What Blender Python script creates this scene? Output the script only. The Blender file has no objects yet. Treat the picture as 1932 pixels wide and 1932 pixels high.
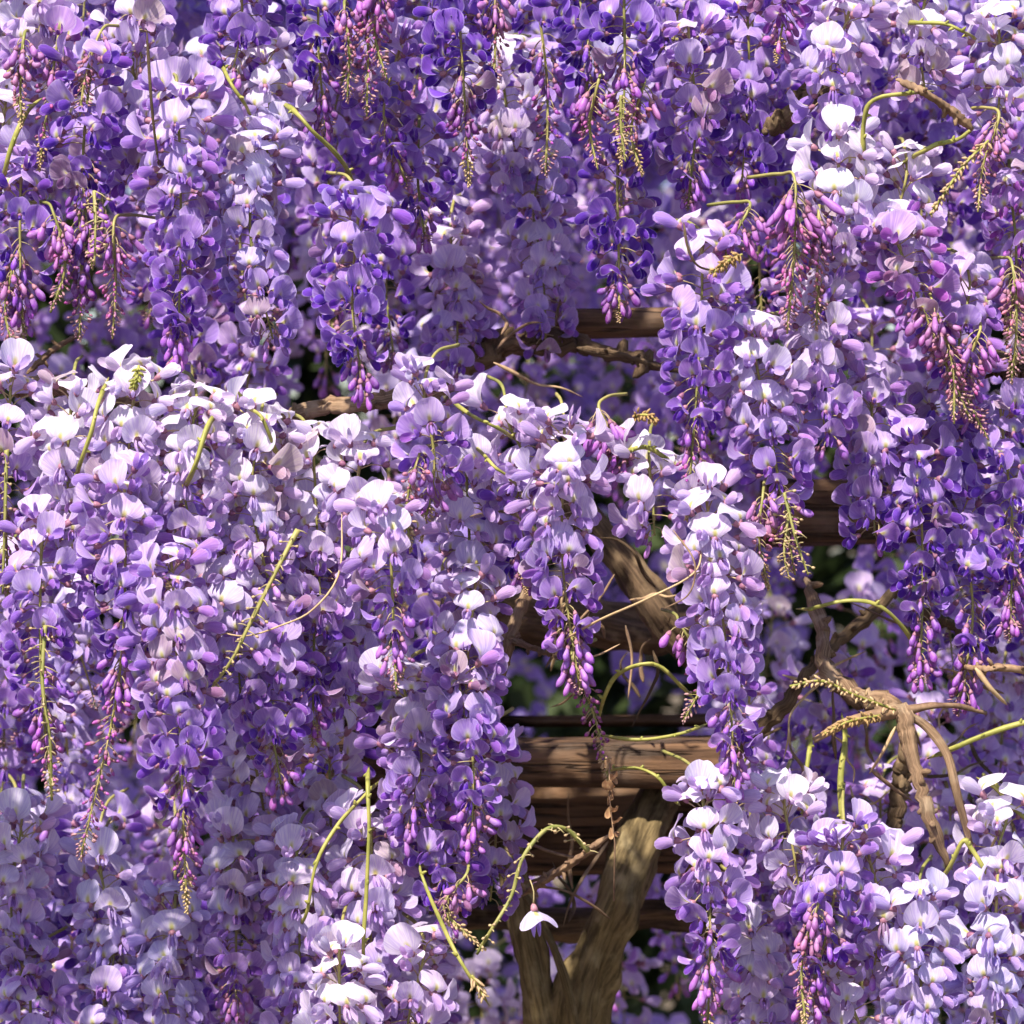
import bpy, math, random
from mathutils import Vector, Matrix, Quaternion, noise
R = math.radians
rnd = random.Random(11)
sc = bpy.context.scene
COL = sc.collection

# ------------------------------------------------------------------ camera, sky, sun, exposure
D, W, CZ = 2.6, 0.78, 1.75            # camera distance to the front blossoms, width of view there, eye height
cam = bpy.data.cameras.new('camera'); cam.sensor_width = 36; cam.lens = 36 * D / W
cam.clip_start = 0.05; cam.clip_end = 400
cam.dof.use_dof = True; cam.dof.focus_distance = D - 0.03; cam.dof.aperture_fstop = 9
co = bpy.data.objects.new('camera', cam); COL.objects.link(co)
co.location = (0, -D, CZ); co.rotation_euler = (R(90), 0, 0); sc.camera = co

SUN_EL, SUN_AZ = 53.0, -24.0          # elevation; azimuth off the camera's back (negative: from the left)
wd = bpy.data.worlds.new('World'); sc.world = wd; wd.use_nodes = True
nt = wd.node_tree; bg = nt.nodes['Background']
sky = nt.nodes.new('ShaderNodeTexSky'); sky.sky_type = 'NISHITA'; sky.sun_disc = False
sdir = Vector((math.sin(R(SUN_AZ)) * math.cos(R(SUN_EL)), -math.cos(R(SUN_AZ)) * math.cos(R(SUN_EL)), math.sin(R(SUN_EL))))
sky.sun_elevation = R(SUN_EL); sky.sun_rotation = math.atan2(sdir.x, sdir.y)
nt.links.new(sky.outputs[0], bg.inputs[0]); bg.inputs[1].default_value = 0.095
sl = bpy.data.lights.new('sun', 'SUN'); sl.energy = 5.0; sl.angle = R(1.2); sl.color = (1, .925, .80)
so = bpy.data.objects.new('sun', sl); COL.objects.link(so)
so.rotation_euler = sdir.to_track_quat('Z', 'Y').to_euler(); so.location = (0, 0, 6)
sc.view_settings.view_transform = 'Standard'; sc.view_settings.look = 'None'
sc.view_settings.exposure = 1.05; sc.view_settings.gamma = 1
sc.cycles.max_bounces = 7; sc.cycles.diffuse_bounces = 4; sc.cycles.transmission_bounces = 4
sc.cycles.use_denoising = True; sc.cycles.use_adaptive_sampling = True; sc.cycles.adaptive_threshold = .02

def P(px, py, dep=0.0):
    """a point on the sight line through photo position (px,py) of 1932, dep metres behind the front plane"""
    k = W * (D + dep) / D / 1932
    return Vector(((px - 966) * k, dep, CZ - (py - 966) * k))

# ------------------------------------------------------------------ materials
def mat(name):
    m = bpy.data.materials.new(name); m.use_nodes = True
    m.node_tree.nodes.clear(); return m, m.node_tree.nodes, m.node_tree.links
def math_n(n, l, op, a, b=None, clamp=False):
    x = n.new('ShaderNodeMath'); x.operation = op; x.use_clamp = clamp
    for i, v in enumerate((a, b)):
        if v is None: continue
        if isinstance(v, (int, float)): x.inputs[i].default_value = v
        else: l.new(v, x.inputs[i])
    return x.outputs[0]
def mix_n(n, l, f, a, b, mode='MIX'):
    x = n.new('ShaderNodeMix'); x.data_type = 'RGBA'; x.blend_type = mode
    for s, v in ((x.inputs[0], f), (x.inputs[6], a), (x.inputs[7], b)):
        if isinstance(v, (int, float)): s.default_value = v
        elif isinstance(v, tuple): s.default_value = (*v, 1)
        else: l.new(v, s)
    return x.outputs[2]
def ramp_n(n, l, f, lo, hi):
    x = n.new('ShaderNodeMapRange'); x.interpolation_type = 'SMOOTHSTEP'
    l.new(f, x.inputs[0]); x.inputs[1].default_value = lo; x.inputs[2].default_value = hi
    return x.outputs[0]
def finish(m, n, l, col, rough=.5, trans=0.0, tcol=None, bump=None, spec=.35, bstr=.3, bdist=.001):
    p = n.new('ShaderNodeBsdfPrincipled'); l.new(col, p.inputs['Base Color'])
    p.inputs['Roughness'].default_value = rough; p.inputs['Specular IOR Level'].default_value = spec
    o = n.new('ShaderNodeOutputMaterial'); sh = p.outputs[0]
    if bump is not None:
        b = n.new('ShaderNodeBump'); b.inputs['Strength'].default_value = bstr; b.inputs['Distance'].default_value = bdist
        l.new(bump, b.inputs['Height']); l.new(b.outputs[0], p.inputs['Normal'])
    if trans:
        t = n.new('ShaderNodeBsdfTranslucent'); l.new(tcol or col, t.inputs[0])
        mx = n.new('ShaderNodeMixShader'); mx.inputs[0].default_value = trans
        l.new(sh, mx.inputs[1]); l.new(t.outputs[0], mx.inputs[2]); sh = mx.outputs[0]
    l.new(sh, o.inputs[0]); return m

def petal_material(name, banner):
    m, n, l = mat(name)
    oi = n.new('ShaderNodeObjectInfo'); uv = n.new('ShaderNodeUVMap'); uv.uv_map = 'UVMap'
    sp = n.new('ShaderNodeSeparateXYZ'); l.new(uv.outputs[0], sp.inputs[0])
    u = math_n(n, l, 'SUBTRACT', sp.outputs[0], .5); v = sp.outputs[1]
    au = math_n(n, l, 'ABSOLUTE', u)
    # veins fan out from the claw
    fan = math_n(n, l, 'DIVIDE', u, math_n(n, l, 'ADD', v, .25))
    cb = n.new('ShaderNodeCombineXYZ'); l.new(math_n(n, l, 'MULTIPLY', fan, 22), cb.inputs[0])
    l.new(math_n(n, l, 'MULTIPLY', v, 1.6), cb.inputs[1]); l.new(math_n(n, l, 'MULTIPLY', oi.outputs['Random'], 50), cb.inputs[2])
    nz = n.new('ShaderNodeTexNoise'); nz.inputs['Scale'].default_value = 1.0; nz.inputs['Detail'].default_value = 2
    l.new(cb.outputs[0], nz.inputs['Vector'])
    vein = ramp_n(n, l, nz.outputs[0], .38, .62)
    col = oi.outputs['Color']
    deep = mix_n(n, l, 1.0, col, (.74, .66, .90), 'MULTIPLY')
    col = mix_n(n, l, math_n(n, l, 'MULTIPLY', vein, .75), col, deep)
    rr = math_n(n, l, 'SQRT', math_n(n, l, 'ADD', math_n(n, l, 'POWER', math_n(n, l, 'MULTIPLY', u, 2), 2),
                math_n(n, l, 'POWER', math_n(n, l, 'MULTIPLY', math_n(n, l, 'SUBTRACT', v, .5), 2), 2)))
    rim = math_n(n, l, 'MULTIPLY', ramp_n(n, l, rr, .86, 1.0), .35)
    col = mix_n(n, l, rim, col, (.78, .70, .90))
    if banner:
        d = math_n(n, l, 'SQRT', math_n(n, l, 'ADD', math_n(n, l, 'POWER', math_n(n, l, 'MULTIPLY', au, 2.6), 2), math_n(n, l, 'POWER', math_n(n, l, 'SUBTRACT', v, .16), 2)))
        halo = math_n(n, l, 'MULTIPLY', math_n(n, l, 'SUBTRACT', 1.0, ramp_n(n, l, d, .12, .50)), .75)
        col = mix_n(n, l, halo, col, (.86, .82, .86))
        spot = math_n(n, l, 'MULTIPLY', math_n(n, l, 'SUBTRACT', 1.0, ramp_n(n, l, d, .06, .30)), .85)
        col = mix_n(n, l, spot, col, (.62, .58, .12))
    else:
        bs = math_n(n, l, 'MULTIPLY', math_n(n, l, 'SUBTRACT', 1.0, ramp_n(n, l, v, .0, .45)), .55)
        col = mix_n(n, l, bs, col, (.70, .52, .78))
    return finish(m, n, l, col, .65, .5, bump=nz.outputs[0], bstr=.6, bdist=.0008, spec=.2)

def bud_material(name):
    m, n, l = mat(name)
    oi = n.new('ShaderNodeObjectInfo'); uv = n.new('ShaderNodeUVMap'); uv.uv_map = 'UVMap'
    sp = n.new('ShaderNodeSeparateXYZ'); l.new(uv.outputs[0], sp.inputs[0])
    b = math_n(n, l, 'SUBTRACT', 1.0, ramp_n(n, l, sp.outputs[1], .1, .75))
    col = mix_n(n, l, math_n(n, l, 'MULTIPLY', b, .4), oi.outputs['Color'], (.52, .27, .52))
    tc = n.new('ShaderNodeTexCoord'); nz = n.new('ShaderNodeTexNoise'); nz.inputs['Scale'].default_value = 260
    l.new(tc.outputs['Object'], nz.inputs['Vector'])
    col = mix_n(n, l, math_n(n, l, 'MULTIPLY', ramp_n(n, l, nz.outputs[0], .4, .7), .25), col, (.66, .50, .80))
    return finish(m, n, l, col, .5, .3)

def plain(name, c1, c2, scale=60, rough=.55, trans=0.0, bump=False, stretch=None, per_obj=0.0, bstr=.4, bdist=.001):
    m, n, l = mat(name)
    tc = n.new('ShaderNodeTexCoord'); oi = n.new('ShaderNodeObjectInfo')
    vec = tc.outputs['Object']
    if stretch:
        mp = n.new('ShaderNodeMapping'); mp.inputs['Scale'].default_value = stretch; l.new(vec, mp.inputs[0]); vec = mp.outputs[0]
    nz = n.new('ShaderNodeTexNoise'); nz.inputs['Scale'].default_value = scale; nz.inputs['Detail'].default_value = 6
    nz.inputs['Roughness'].default_value = .65; l.new(vec, nz.inputs['Vector'])
    f = ramp_n(n, l, nz.outputs[0], .3, .7)
    if per_obj: f = math_n(n, l, 'ADD', math_n(n, l, 'MULTIPLY', f, 1 - per_obj), math_n(n, l, 'MULTIPLY', oi.outputs['Random'], per_obj))
    return finish(m, n, l, mix_n(n, l, f, c1, c2), rough, trans, bump=nz.outputs[0] if bump else None, bstr=bstr, bdist=bdist)

def bark_material(name, c1, c2, c3):
    """fibrous bark: UV v runs along the branch, u round it"""
    m, n, l = mat(name)
    uv = n.new('ShaderNodeUVMap'); uv.uv_map = 'UVMap'; tc = n.new('ShaderNodeTexCoord')
    mp = n.new('ShaderNodeMapping'); mp.inputs['Scale'].default_value = (26, 3.5, 1); l.new(uv.outputs[0], mp.inputs[0])
    a = n.new('ShaderNodeTexNoise'); a.inputs['Scale'].default_value = 1.2; a.inputs['Detail'].default_value = 8; a.inputs['Roughness'].default_value = .7
    l.new(mp.outputs[0], a.inputs['Vector'])
    b = n.new('ShaderNodeTexNoise'); b.inputs['Scale'].default_value = 45; b.inputs['Detail'].default_value = 6; l.new(tc.outputs['Object'], b.inputs['Vector'])
    col = mix_n(n, l, ramp_n(n, l, a.outputs[0], .35, .65), c1, c2)
    col = mix_n(n, l, math_n(n, l, 'MULTIPLY', ramp_n(n, l, b.outputs[0], .5, .75), .7), col, c3)
    h = math_n(n, l, 'ADD', a.outputs[0], math_n(n, l, 'MULTIPLY', b.outputs[0], .5))
    return finish(m, n, l, col, .85, 0, bump=h, bstr=.9, bdist=.003, spec=.2)

M_BAN = petal_material('banner petal', True)
M_WNG = petal_material('wing petal', False)
M_BUD = bud_material('closed bud')
M_CAL = plain('calyx', (.16, .05, .14), (.42, .20, .24), 300, .5, .1, per_obj=.5)
M_PED = plain('pedicel', (.34, .22, .16), (.42, .36, .16), 200, .5, .15, per_obj=.6)
M_STEM = plain('raceme stem', (.15, .17, .04), (.40, .34, .12), 90, .5, .1, per_obj=.5)
M_TIP = plain('tip bud', (.34, .20, .13), (.56, .42, .22), 220, .6, .15, per_obj=.4)
M_TIP2 = plain('tip bud mauve', (.28, .10, .20), (.52, .34, .28), 220, .6, .15, per_obj=.4)
M_SHOOT = plain('green shoot', (.17, .19, .03), (.40, .36, .10), 70, .5, .1, per_obj=.3)
M_BARK = bark_material('vine bark', (.13, .075, .045), (.36, .235, .145), (.46, .35, .24))
M_BARKO = bark_material('olive trunk bark', (.06, .042, .02), (.22, .16, .078), (.34, .27, .15))
M_BARKD = bark_material('old vine bark', (.055, .035, .022), (.17, .11, .065), (.30, .21, .12))
M_TWIG = plain('twig bark', (.10, .055, .035), (.30, .19, .11), 120, .75, bump=True, per_obj=.3)
M_DRY = plain('dry petal', (.25, .12, .06), (.45, .28, .14), 150, .7, .25)
M_FUZZ = plain('fuzzy young leaf', (.26, .15, .06), (.48, .32, .14), 400, .7, .2)
M_SOIL = plain('soil', (.07, .05, .035), (.16, .12, .08), 6, .95, bump=True, bstr=.6, bdist=.02)
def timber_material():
    m, n, l = mat('shade-darkened weathered timber')
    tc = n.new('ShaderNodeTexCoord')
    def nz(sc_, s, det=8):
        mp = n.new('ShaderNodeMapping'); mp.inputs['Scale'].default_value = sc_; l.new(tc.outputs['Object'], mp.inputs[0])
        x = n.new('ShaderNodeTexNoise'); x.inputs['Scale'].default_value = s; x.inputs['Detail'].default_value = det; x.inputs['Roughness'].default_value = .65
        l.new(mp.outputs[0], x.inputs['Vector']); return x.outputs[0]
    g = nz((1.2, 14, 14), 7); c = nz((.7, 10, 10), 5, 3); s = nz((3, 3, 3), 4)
    col = mix_n(n, l, ramp_n(n, l, g, .35, .65), (.045, .024, .014), (.17, .095, .052))  # browns darkened overall, carrying shade along with the weathered tone
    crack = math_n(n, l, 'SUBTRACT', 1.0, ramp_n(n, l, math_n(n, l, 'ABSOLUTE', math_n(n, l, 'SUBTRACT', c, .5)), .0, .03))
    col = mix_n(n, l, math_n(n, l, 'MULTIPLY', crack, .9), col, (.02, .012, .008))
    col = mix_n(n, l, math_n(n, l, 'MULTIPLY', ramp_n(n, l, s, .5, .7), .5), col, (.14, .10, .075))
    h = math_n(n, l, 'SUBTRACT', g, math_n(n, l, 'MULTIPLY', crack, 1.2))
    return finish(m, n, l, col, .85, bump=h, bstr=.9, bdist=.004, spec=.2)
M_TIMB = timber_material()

# ------------------------------------------------------------------ mesh helpers
class MB:
    def __init__(s): s.v = []; s.f = []; s.m = []; s.uv = []
    def add(s, verts, faces, mi=0, uvs=None):
        o = len(s.v); s.v += [tuple(x) for x in verts]
        s.uv += uvs if uvs else [(0.0, 0.0)] * len(verts)
        for f in faces: s.f.append(tuple(i + o for i in f)); s.m.append(mi)
    def tube(s, pts, rad, seg=6, mi=0, cap=True, lump=0.0, seed=0):
        pts = [Vector(p) for p in pts]; n = len(pts)
        if not hasattr(rad, '__len__'): rad = [rad] * n
        vs, us, fs = [], [], []
        T0 = (pts[1] - pts[0]).normalized(); a = T0.orthogonal().normalized(); acc = 0
        for i, p in enumerate(pts):
            T = (pts[min(i + 1, n - 1)] - pts[max(i - 1, 0)]).normalized()
            a = (a - T * a.dot(T)).normalized(); b = T.cross(a)
            if i: acc += (p - pts[i - 1]).length
            for k in range(seg):
                th = 2 * math.pi * k / seg; d = a * math.cos(th) + b * math.sin(th)
                r = rad[i]
                if lump >= .28: r *= 1 + .10 * math.sin(th * 5 + acc * 22 + seed) + .06 * math.sin(th * 9 - acc * 30)
                if lump: r *= 1 + lump * (noise.noise((d * 1.3 + Vector((acc * 14, seed, 0)))) + .6 * noise.noise(d * 3 + Vector((acc * 45, seed + 9, 3))))
                vs.append(p + d * r); us.append((k / seg, acc * 6))
        for i in range(n - 1):
            for k in range(seg):
                k2 = (k + 1) % seg
                fs.append((i * seg + k, i * seg + k2, (i + 1) * seg + k2, (i + 1) * seg + k))
        if cap: fs += [tuple(range(seg))[::-1], tuple((n - 1) * seg + k for k in range(seg))]
        s.add(vs, fs, mi, us)
    def pod(s, pts, rad, seg=7, mi=0, flat=1.0, upv=Vector((0, 0, 1))):
        """closed tapered pod along pts with radius list, flattened sideways; uv.y runs along it"""
        n = len(pts); vs, us, fs = [], [], []
        for i, p in enumerate(pts):
            T = (Vector(pts[min(i + 1, n - 1)]) - Vector(pts[max(i - 1, 0)])).normalized()
            y = upv.cross(T)
            y = y.normalized() if y.length > 1e-5 else Vector((0, 1, 0))
            z = T.cross(y)
            for k in range(seg):
                th = 2 * math.pi * k / seg
                vs.append(Vector(p) + y * math.cos(th) * rad[i] * flat + z * math.sin(th) * rad[i]); us.append((k / seg, i / (n - 1)))
        for i in range(n - 1):
            for k in range(seg):
                k2 = (k + 1) % seg; fs.append((i * seg + k, i * seg + k2, (i + 1) * seg + k2, (i + 1) * seg + k))
        fs += [tuple(range(seg))[::-1], tuple((n - 1) * seg + k for k in range(seg))]
        s.add(vs, fs, mi, us)
    def disk(s, fn, rings=4, seg=16, mi=0):
        vs, us, fs = [fn(0, 0)], [(.5, .5)], []
        for r in range(1, rings + 1):
            for k in range(seg):
                th = 2 * math.pi * k / seg; q = (r / rings) ** .85
                x, y = q * math.cos(th), q * math.sin(th)
                vs.append(fn(x, y)); us.append((.5 + x / 2, .5 + y / 2))
        for k in range(seg): fs.append((0, 1 + k, 1 + (k + 1) % seg))
        for r in range(rings - 1):
            for k in range(seg):
                a = 1 + r * seg + k; b = 1 + r * seg + (k + 1) % seg
                fs.append((a, a + seg, b + seg, b))
        s.add(vs, fs, mi, us)
    def mesh(s, name, mats):
        me = bpy.data.meshes.new(name); me.from_pydata(s.v, [], s.f)
        for m in mats: me.materials.append(m)
        me.polygons.foreach_set('material_index', s.m)
        me.polygons.foreach_set('use_smooth', [True] * len(s.f))
        ul = me.uv_layers.new(name='UVMap')
        buf = []
        for f in s.f:
            for i in f: buf += s.uv[i]
        ul.data.foreach_set('uv', buf); me.update(); return me

def spline(pts, n):
    """Catmull-Rom through pts, n samples"""
    p = [Vector(x) for x in pts]
    if len(p) == 2: return [p[0].lerp(p[1], i / (n - 1)) for i in range(n)]
    p = [p[0] * 2 - p[1]] + p + [p[-1] * 2 - p[-2]]
    out = []; segs = len(p) - 3
    for i in range(n):
        t = i / (n - 1) * segs; k = min(int(t), segs - 1); t -= k
        a, b, c, d = p[k:k + 4]
        out.append(.5 * ((2 * b) + (c - a) * t + (2 * a - 5 * b + 4 * c - d) * t * t + (3 * b - a - 3 * c + d) * t ** 3))
    return out

def link(name, data, parent=None, color=None):
    o = bpy.data.objects.new(name, data); COL.objects.link(o)
    if parent is not None: o.parent = parent
    if color is not None: o.color = (*color, 1)
    return o
def tag(o, label, cat, group=None, kind=None):
    if label: o['label'] = label
    if cat: o['category'] = cat
    if group: o['group'] = group
    if kind: o['kind'] = kind
    return o

# ------------------------------------------------------------------ blossoms: shared meshes
MM = .001
PED = 17 * MM
def flower_axis_point(rr): return Vector((PED, 0, -1.5 * MM))
BASE, BANNER, WINGA, WINGB = [], [], [], []
NV = 20
for k in range(NV):
    rr = random.Random(100 + k)
    drop = rr.uniform(-2, 3) * MM
    B = Vector((PED, 0, -drop))
    mb = MB()
    mb.tube(spline([(0, 0, 0), (PED * .5, rr.uniform(-1, 1) * MM, 1.2 * MM), B], 5), [.55 * MM, .5 * MM, .5 * MM, .55 * MM, .8 * MM], 4, 0)
    mb.pod([B - Vector((1.2 * MM, 0, 0)), B, B + Vector((2 * MM, 0, .2 * MM)), B + Vector((4.5 * MM, 0, .3 * MM))], [.7 * MM, 1.9 * MM, 2.6 * MM, 2.7 * MM], 7, 1)
    a0 = R(rr.uniform(-50, -15))
    kd = Vector((math.cos(a0), 0, math.sin(a0))); kp = B + Vector((3 * MM, 0, -1 * MM))
    mb.pod([kp, kp + kd * 4 * MM, kp + kd * 9 * MM + Vector((0, 0, -.4 * MM)), kp + kd * 13 * MM + Vector((0, 0, .5 * MM))], [1 * MM, 2 * MM, 2.1 * MM, .4 * MM], 6, 2, .7)
    BASE.append(mb.mesh('flower', [M_PED, M_CAL, M_WNG]))
    # banner: claw leaves the calyx, blade bends up and back
    th0 = R(rr.uniform(15, 40)); th1 = R(rr.uniform(88, 150) if k % 4 else rr.uniform(50, 82))
    Len = rr.uniform(19, 23) * MM; H = rr.uniform(11.0, 13.2) * MM
    curl = rr.uniform(-.05, .34) if k % 4 else rr.uniform(-.6, -.25)
    fold = rr.uniform(.6, 1.4) * MM; ph = rr.uniform(0, 6.28); kk = rr.choice((3, 4, 5)); amp = rr.uniform(.5, 1.7) * MM; crease = rr.uniform(-1.2, 1.2) * MM; cph = rr.uniform(0, 6.28); notch0 = rr.uniform(.02, .12)
    asym = rr.uniform(-.12, .12); skew = rr.uniform(-.1, .1)
    path = [B + Vector((3.2 * MM, 0, 1.2 * MM))]; tang = []
    NS = 40
    for i in range(NS + 1):
        q = i / NS; th = th0 + (th1 - th0) * (1 - (1 - min(q / .55, 1)) ** 2); tang.append(th)
        path.append(path[-1] + Vector((math.cos(th), 0, math.sin(th))) * Len / NS)
    def banner(x, y):
        a = (y + 1) / 2; notch = notch0 * math.exp(-(x / .16) ** 2) * max(0, y) ** 4
        a = a * (1.0 - notch)
        i = min(max(a * NS, 0), NS - 1e-6); i0 = int(i); f = i - i0
        c = path[i0].lerp(path[i0 + 1], f); th = tang[i0]
        N = Vector((math.sin(th), 0, -math.cos(th)))
        h = H * (1.0 + .10 * (0.2 - y) * (1 - y * y)) * (.62 + .38 * min(1, (y + 1) / .55))
        yy = x * h * (1 + asym * y) + skew * h * y * .3
        off = -curl * (x * x) * h + fold * (1 - math.exp(-(x / .18) ** 2)) * (1 - a) - fold * .4
        q = x * x + y * y; off += amp * q * q * math.sin(kk * math.atan2(y, x) + ph)
        off += crease * math.sin(x * 4.2 + y * 2.3 + cph) * (.25 + q)
        return c + Vector((0, yy, 0)) + N * off
    mb = MB(); mb.disk(banner, 6, 24); BANNER.append(mb.mesh('banner_petal', [M_BAN]))
    # wings: two cupped shells closing over the keel
    wl = rr.uniform(15, 19) * MM; wh = rr.uniform(4.4, 5.4) * MM; splay = R(rr.uniform(0, 22)); wa = a0 + R(6)
    for sgn, arr in ((1, WINGA), (-1, WINGB)):
        dv = Vector((math.cos(wa), 0, math.sin(wa))); up = Vector((-math.sin(wa), 0, math.cos(wa)))
        sp_ = splay * rr.uniform(.6, 1.2); st = B + Vector((3 * MM, 0, 0))
        def wing(x, y):
            a = (y + 1) / 2; h = wh * (.55 + .5 * a) * (1 if x > 0 else 1.05)
            bul = 2.9 * MM * (1 - x * x * .85) * (math.sin(math.pi * min(1, a * .92 + .05)) ** .7)
            s_ = a * wl
            side = sgn * (.25 * MM + bul + math.sin(sp_) * s_)
            return st + dv * (s_ * math.cos(sp_)) + up * (x * h + 2.2 * MM * a * (1 - a)) + Vector((0, side, 0))
        mb = MB(); mb.disk(wing, 4, 12); arr.append(mb.mesh('wing_petal', [M_WNG]))
BUDS, SMALL = [], []
for k in range(8):
    rr = random.Random(300 + k); mb = MB(); L = rr.uniform(14, 20) * MM; pl = PED * rr.uniform(.6, .85)
    B = Vector((pl, 0, rr.uniform(-2.5, 0) * MM)); a0 = R(rr.uniform(-50, -5)); a1 = a0 + R(rr.uniform(0, 28))
    mb.tube(spline([(0, 0, 0), (pl * .5, 0, 1 * MM), B], 4), .5 * MM, 4, 0)
    d0 = Vector((math.cos(a0), 0, math.sin(a0)))
    mb.pod([B - d0 * MM, B + d0 * .6 * MM, B + d0 * 2.4 * MM, B + d0 * 4.2 * MM], [.6 * MM, 1.7 * MM, 2.4 * MM, 2.45 * MM], 7, 1)
    pts = [B + d0 * 1.5 * MM]; n = 7
    for i in range(n):
        th = a0 + (a1 - a0) * i / n; pts.append(pts[-1] + Vector((math.cos(th), 0, math.sin(th))) * L / n)
    w = rr.uniform(3.1, 4.1) * MM
    mb.pod(pts, [w * q for q in (.5, .62, .72, .88, 1.0, 1.0, .78, .22)], 8, 2, .74)
    BUDS.append(mb.mesh('bud', [M_PED, M_CAL, M_BUD]))
for k in range(5):
    rr = random.Random(400 + k); mb = MB(); pl = PED * rr.uniform(.6, .8); L = rr.uniform(6, 10) * MM
    B = Vector((pl, 0, 0)); a0 = R(rr.uniform(-30, 20)); d0 = Vector((math.cos(a0), 0, math.sin(a0)))
    mb.tube(spline([(0, 0, 0), (pl * .5, 0, .8 * MM), B], 3), .45 * MM, 4, 0)
    mb.pod([B - d0 * .6 * MM, B + d0 * MM, B + d0 * L * .4], [.5 * MM, 1.5 * MM, 1.9 * MM], 6, 1)
    mb.pod([B + d0 * MM, B + d0 * L * .35, B + d0 * L * .7, B + d0 * L], [1.2 * MM, 1.8 * MM, 1.7 * MM, .5 * MM], 6, 2, .8)
    SMALL.append(mb.mesh('small_bud', [M_PED, M_CAL, M_BUD]))
def tip_mesh(seed, n, length, wide, mat_):
    rr = random.Random(seed); mb = MB()
    mb.tube([(0, 0, 0), (0, 0, -length * .5), (0, 0, -length)], [.8 * MM, .6 * MM, .3 * MM], 5, 1)
    for i in range(n):
        t = i / n; ph = i * 2.39996 + rr.uniform(-.3, .3); r = wide * (1 - t * .75)
        st = Vector((0, 0, -length * t)); e = R(-30 - 35 * t + rr.uniform(-15, 15))
        d = Vector((math.cos(ph) * math.cos(e), math.sin(ph) * math.cos(e), math.sin(e)))
        L = (4.5 - 2.2 * t) * MM * rr.uniform(.8, 1.2); b = st + d * r
        mb.tube([st, b], .32 * MM, 3, 1, cap=False)
        mb.pod([b, b + d * L * .35, b + d * L * .75, b + d * L], [.5 * MM, 1.25 * MM * (1.1 - .4 * t), 1.0 * MM * (1.1 - .4 * t), .2 * MM], 5, 0, .8)
    return mb.mesh('tip', [mat_, M_STEM])
TIPS = [tip_mesh(500, 34, 30 * MM, 4 * MM, M_TIP), tip_mesh(501, 26, 26 * MM, 6 * MM, M_TIP2), tip_mesh(502, 40, 36 * MM, 3 * MM, M_TIP), tip_mesh(503, 30, 30 * MM, 8 * MM, M_TIP2)]
# far blossoms: one mesh each
FAR = []
for k in range(6):
    mb = MB()
    for me in (BASE[k], BANNER[k], WINGA[k], WINGB[k]):
        off = {'flower': None}.get(me.name.split('.')[0], None)
        mi = {'f': None}
        base = len(mb.v)
        names = [m.name for m in me.materials]
        idx = {'pedicel': 0, 'calyx': 1, 'wing petal': 2, 'banner petal': 3}
        uvl = me.uv_layers[0].data; vu = [(0, 0)] * len(me.vertices)
        for lp in me.loops: vu[lp.vertex_index] = tuple(uvl[lp.index].uv)
        mb.v += [tuple(v.co) for v in me.vertices]; mb.uv += vu
        for p in me.polygons:
            mb.f.append(tuple(i + base for i in p.vertices)); mb.m.append(idx[names[p.material_index]])
    FAR.append(mb.mesh('flower', [M_PED, M_CAL, M_WNG, M_BAN]))

# ------------------------------------------------------------------ racemes
#            oldest banner      youngest banner    wing old          wing young        bud               small bud
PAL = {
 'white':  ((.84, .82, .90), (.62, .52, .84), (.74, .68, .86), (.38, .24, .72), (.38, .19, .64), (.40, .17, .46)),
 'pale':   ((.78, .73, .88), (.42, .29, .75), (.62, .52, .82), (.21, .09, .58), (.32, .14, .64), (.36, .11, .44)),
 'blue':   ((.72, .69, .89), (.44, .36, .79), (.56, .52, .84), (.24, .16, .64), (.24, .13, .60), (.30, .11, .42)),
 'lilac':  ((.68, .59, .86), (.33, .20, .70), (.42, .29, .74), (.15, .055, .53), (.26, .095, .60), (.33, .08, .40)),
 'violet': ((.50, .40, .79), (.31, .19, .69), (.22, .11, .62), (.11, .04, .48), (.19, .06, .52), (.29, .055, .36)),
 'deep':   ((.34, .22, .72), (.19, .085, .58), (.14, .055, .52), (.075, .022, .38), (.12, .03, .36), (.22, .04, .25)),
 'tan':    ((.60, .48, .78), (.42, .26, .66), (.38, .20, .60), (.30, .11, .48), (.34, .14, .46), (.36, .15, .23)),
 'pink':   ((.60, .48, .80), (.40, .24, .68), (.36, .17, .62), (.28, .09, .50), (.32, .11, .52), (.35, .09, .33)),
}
def lerp3(a, b, t): return tuple(x + (y - x) * t for x, y in zip(a, b))
def jit(c, s=.1):
    k = 1 + rnd.uniform(-s, s); h = rnd.uniform(-s, s) * .5
    w = min(1, max(0, (c[1] - .1) / .55)); c = (c[0] * (1.17 - .13 * w), c[1] * (1 - .0 * w), c[2] * (.95 + .04 * w))
    return (max(0, min(.92, c[0] * (k + h))), max(0, min(.9, c[1] * k)), max(0, min(.95, c[2] * (k - h * .3))))
stem_no = [0]
ALL = []
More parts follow.
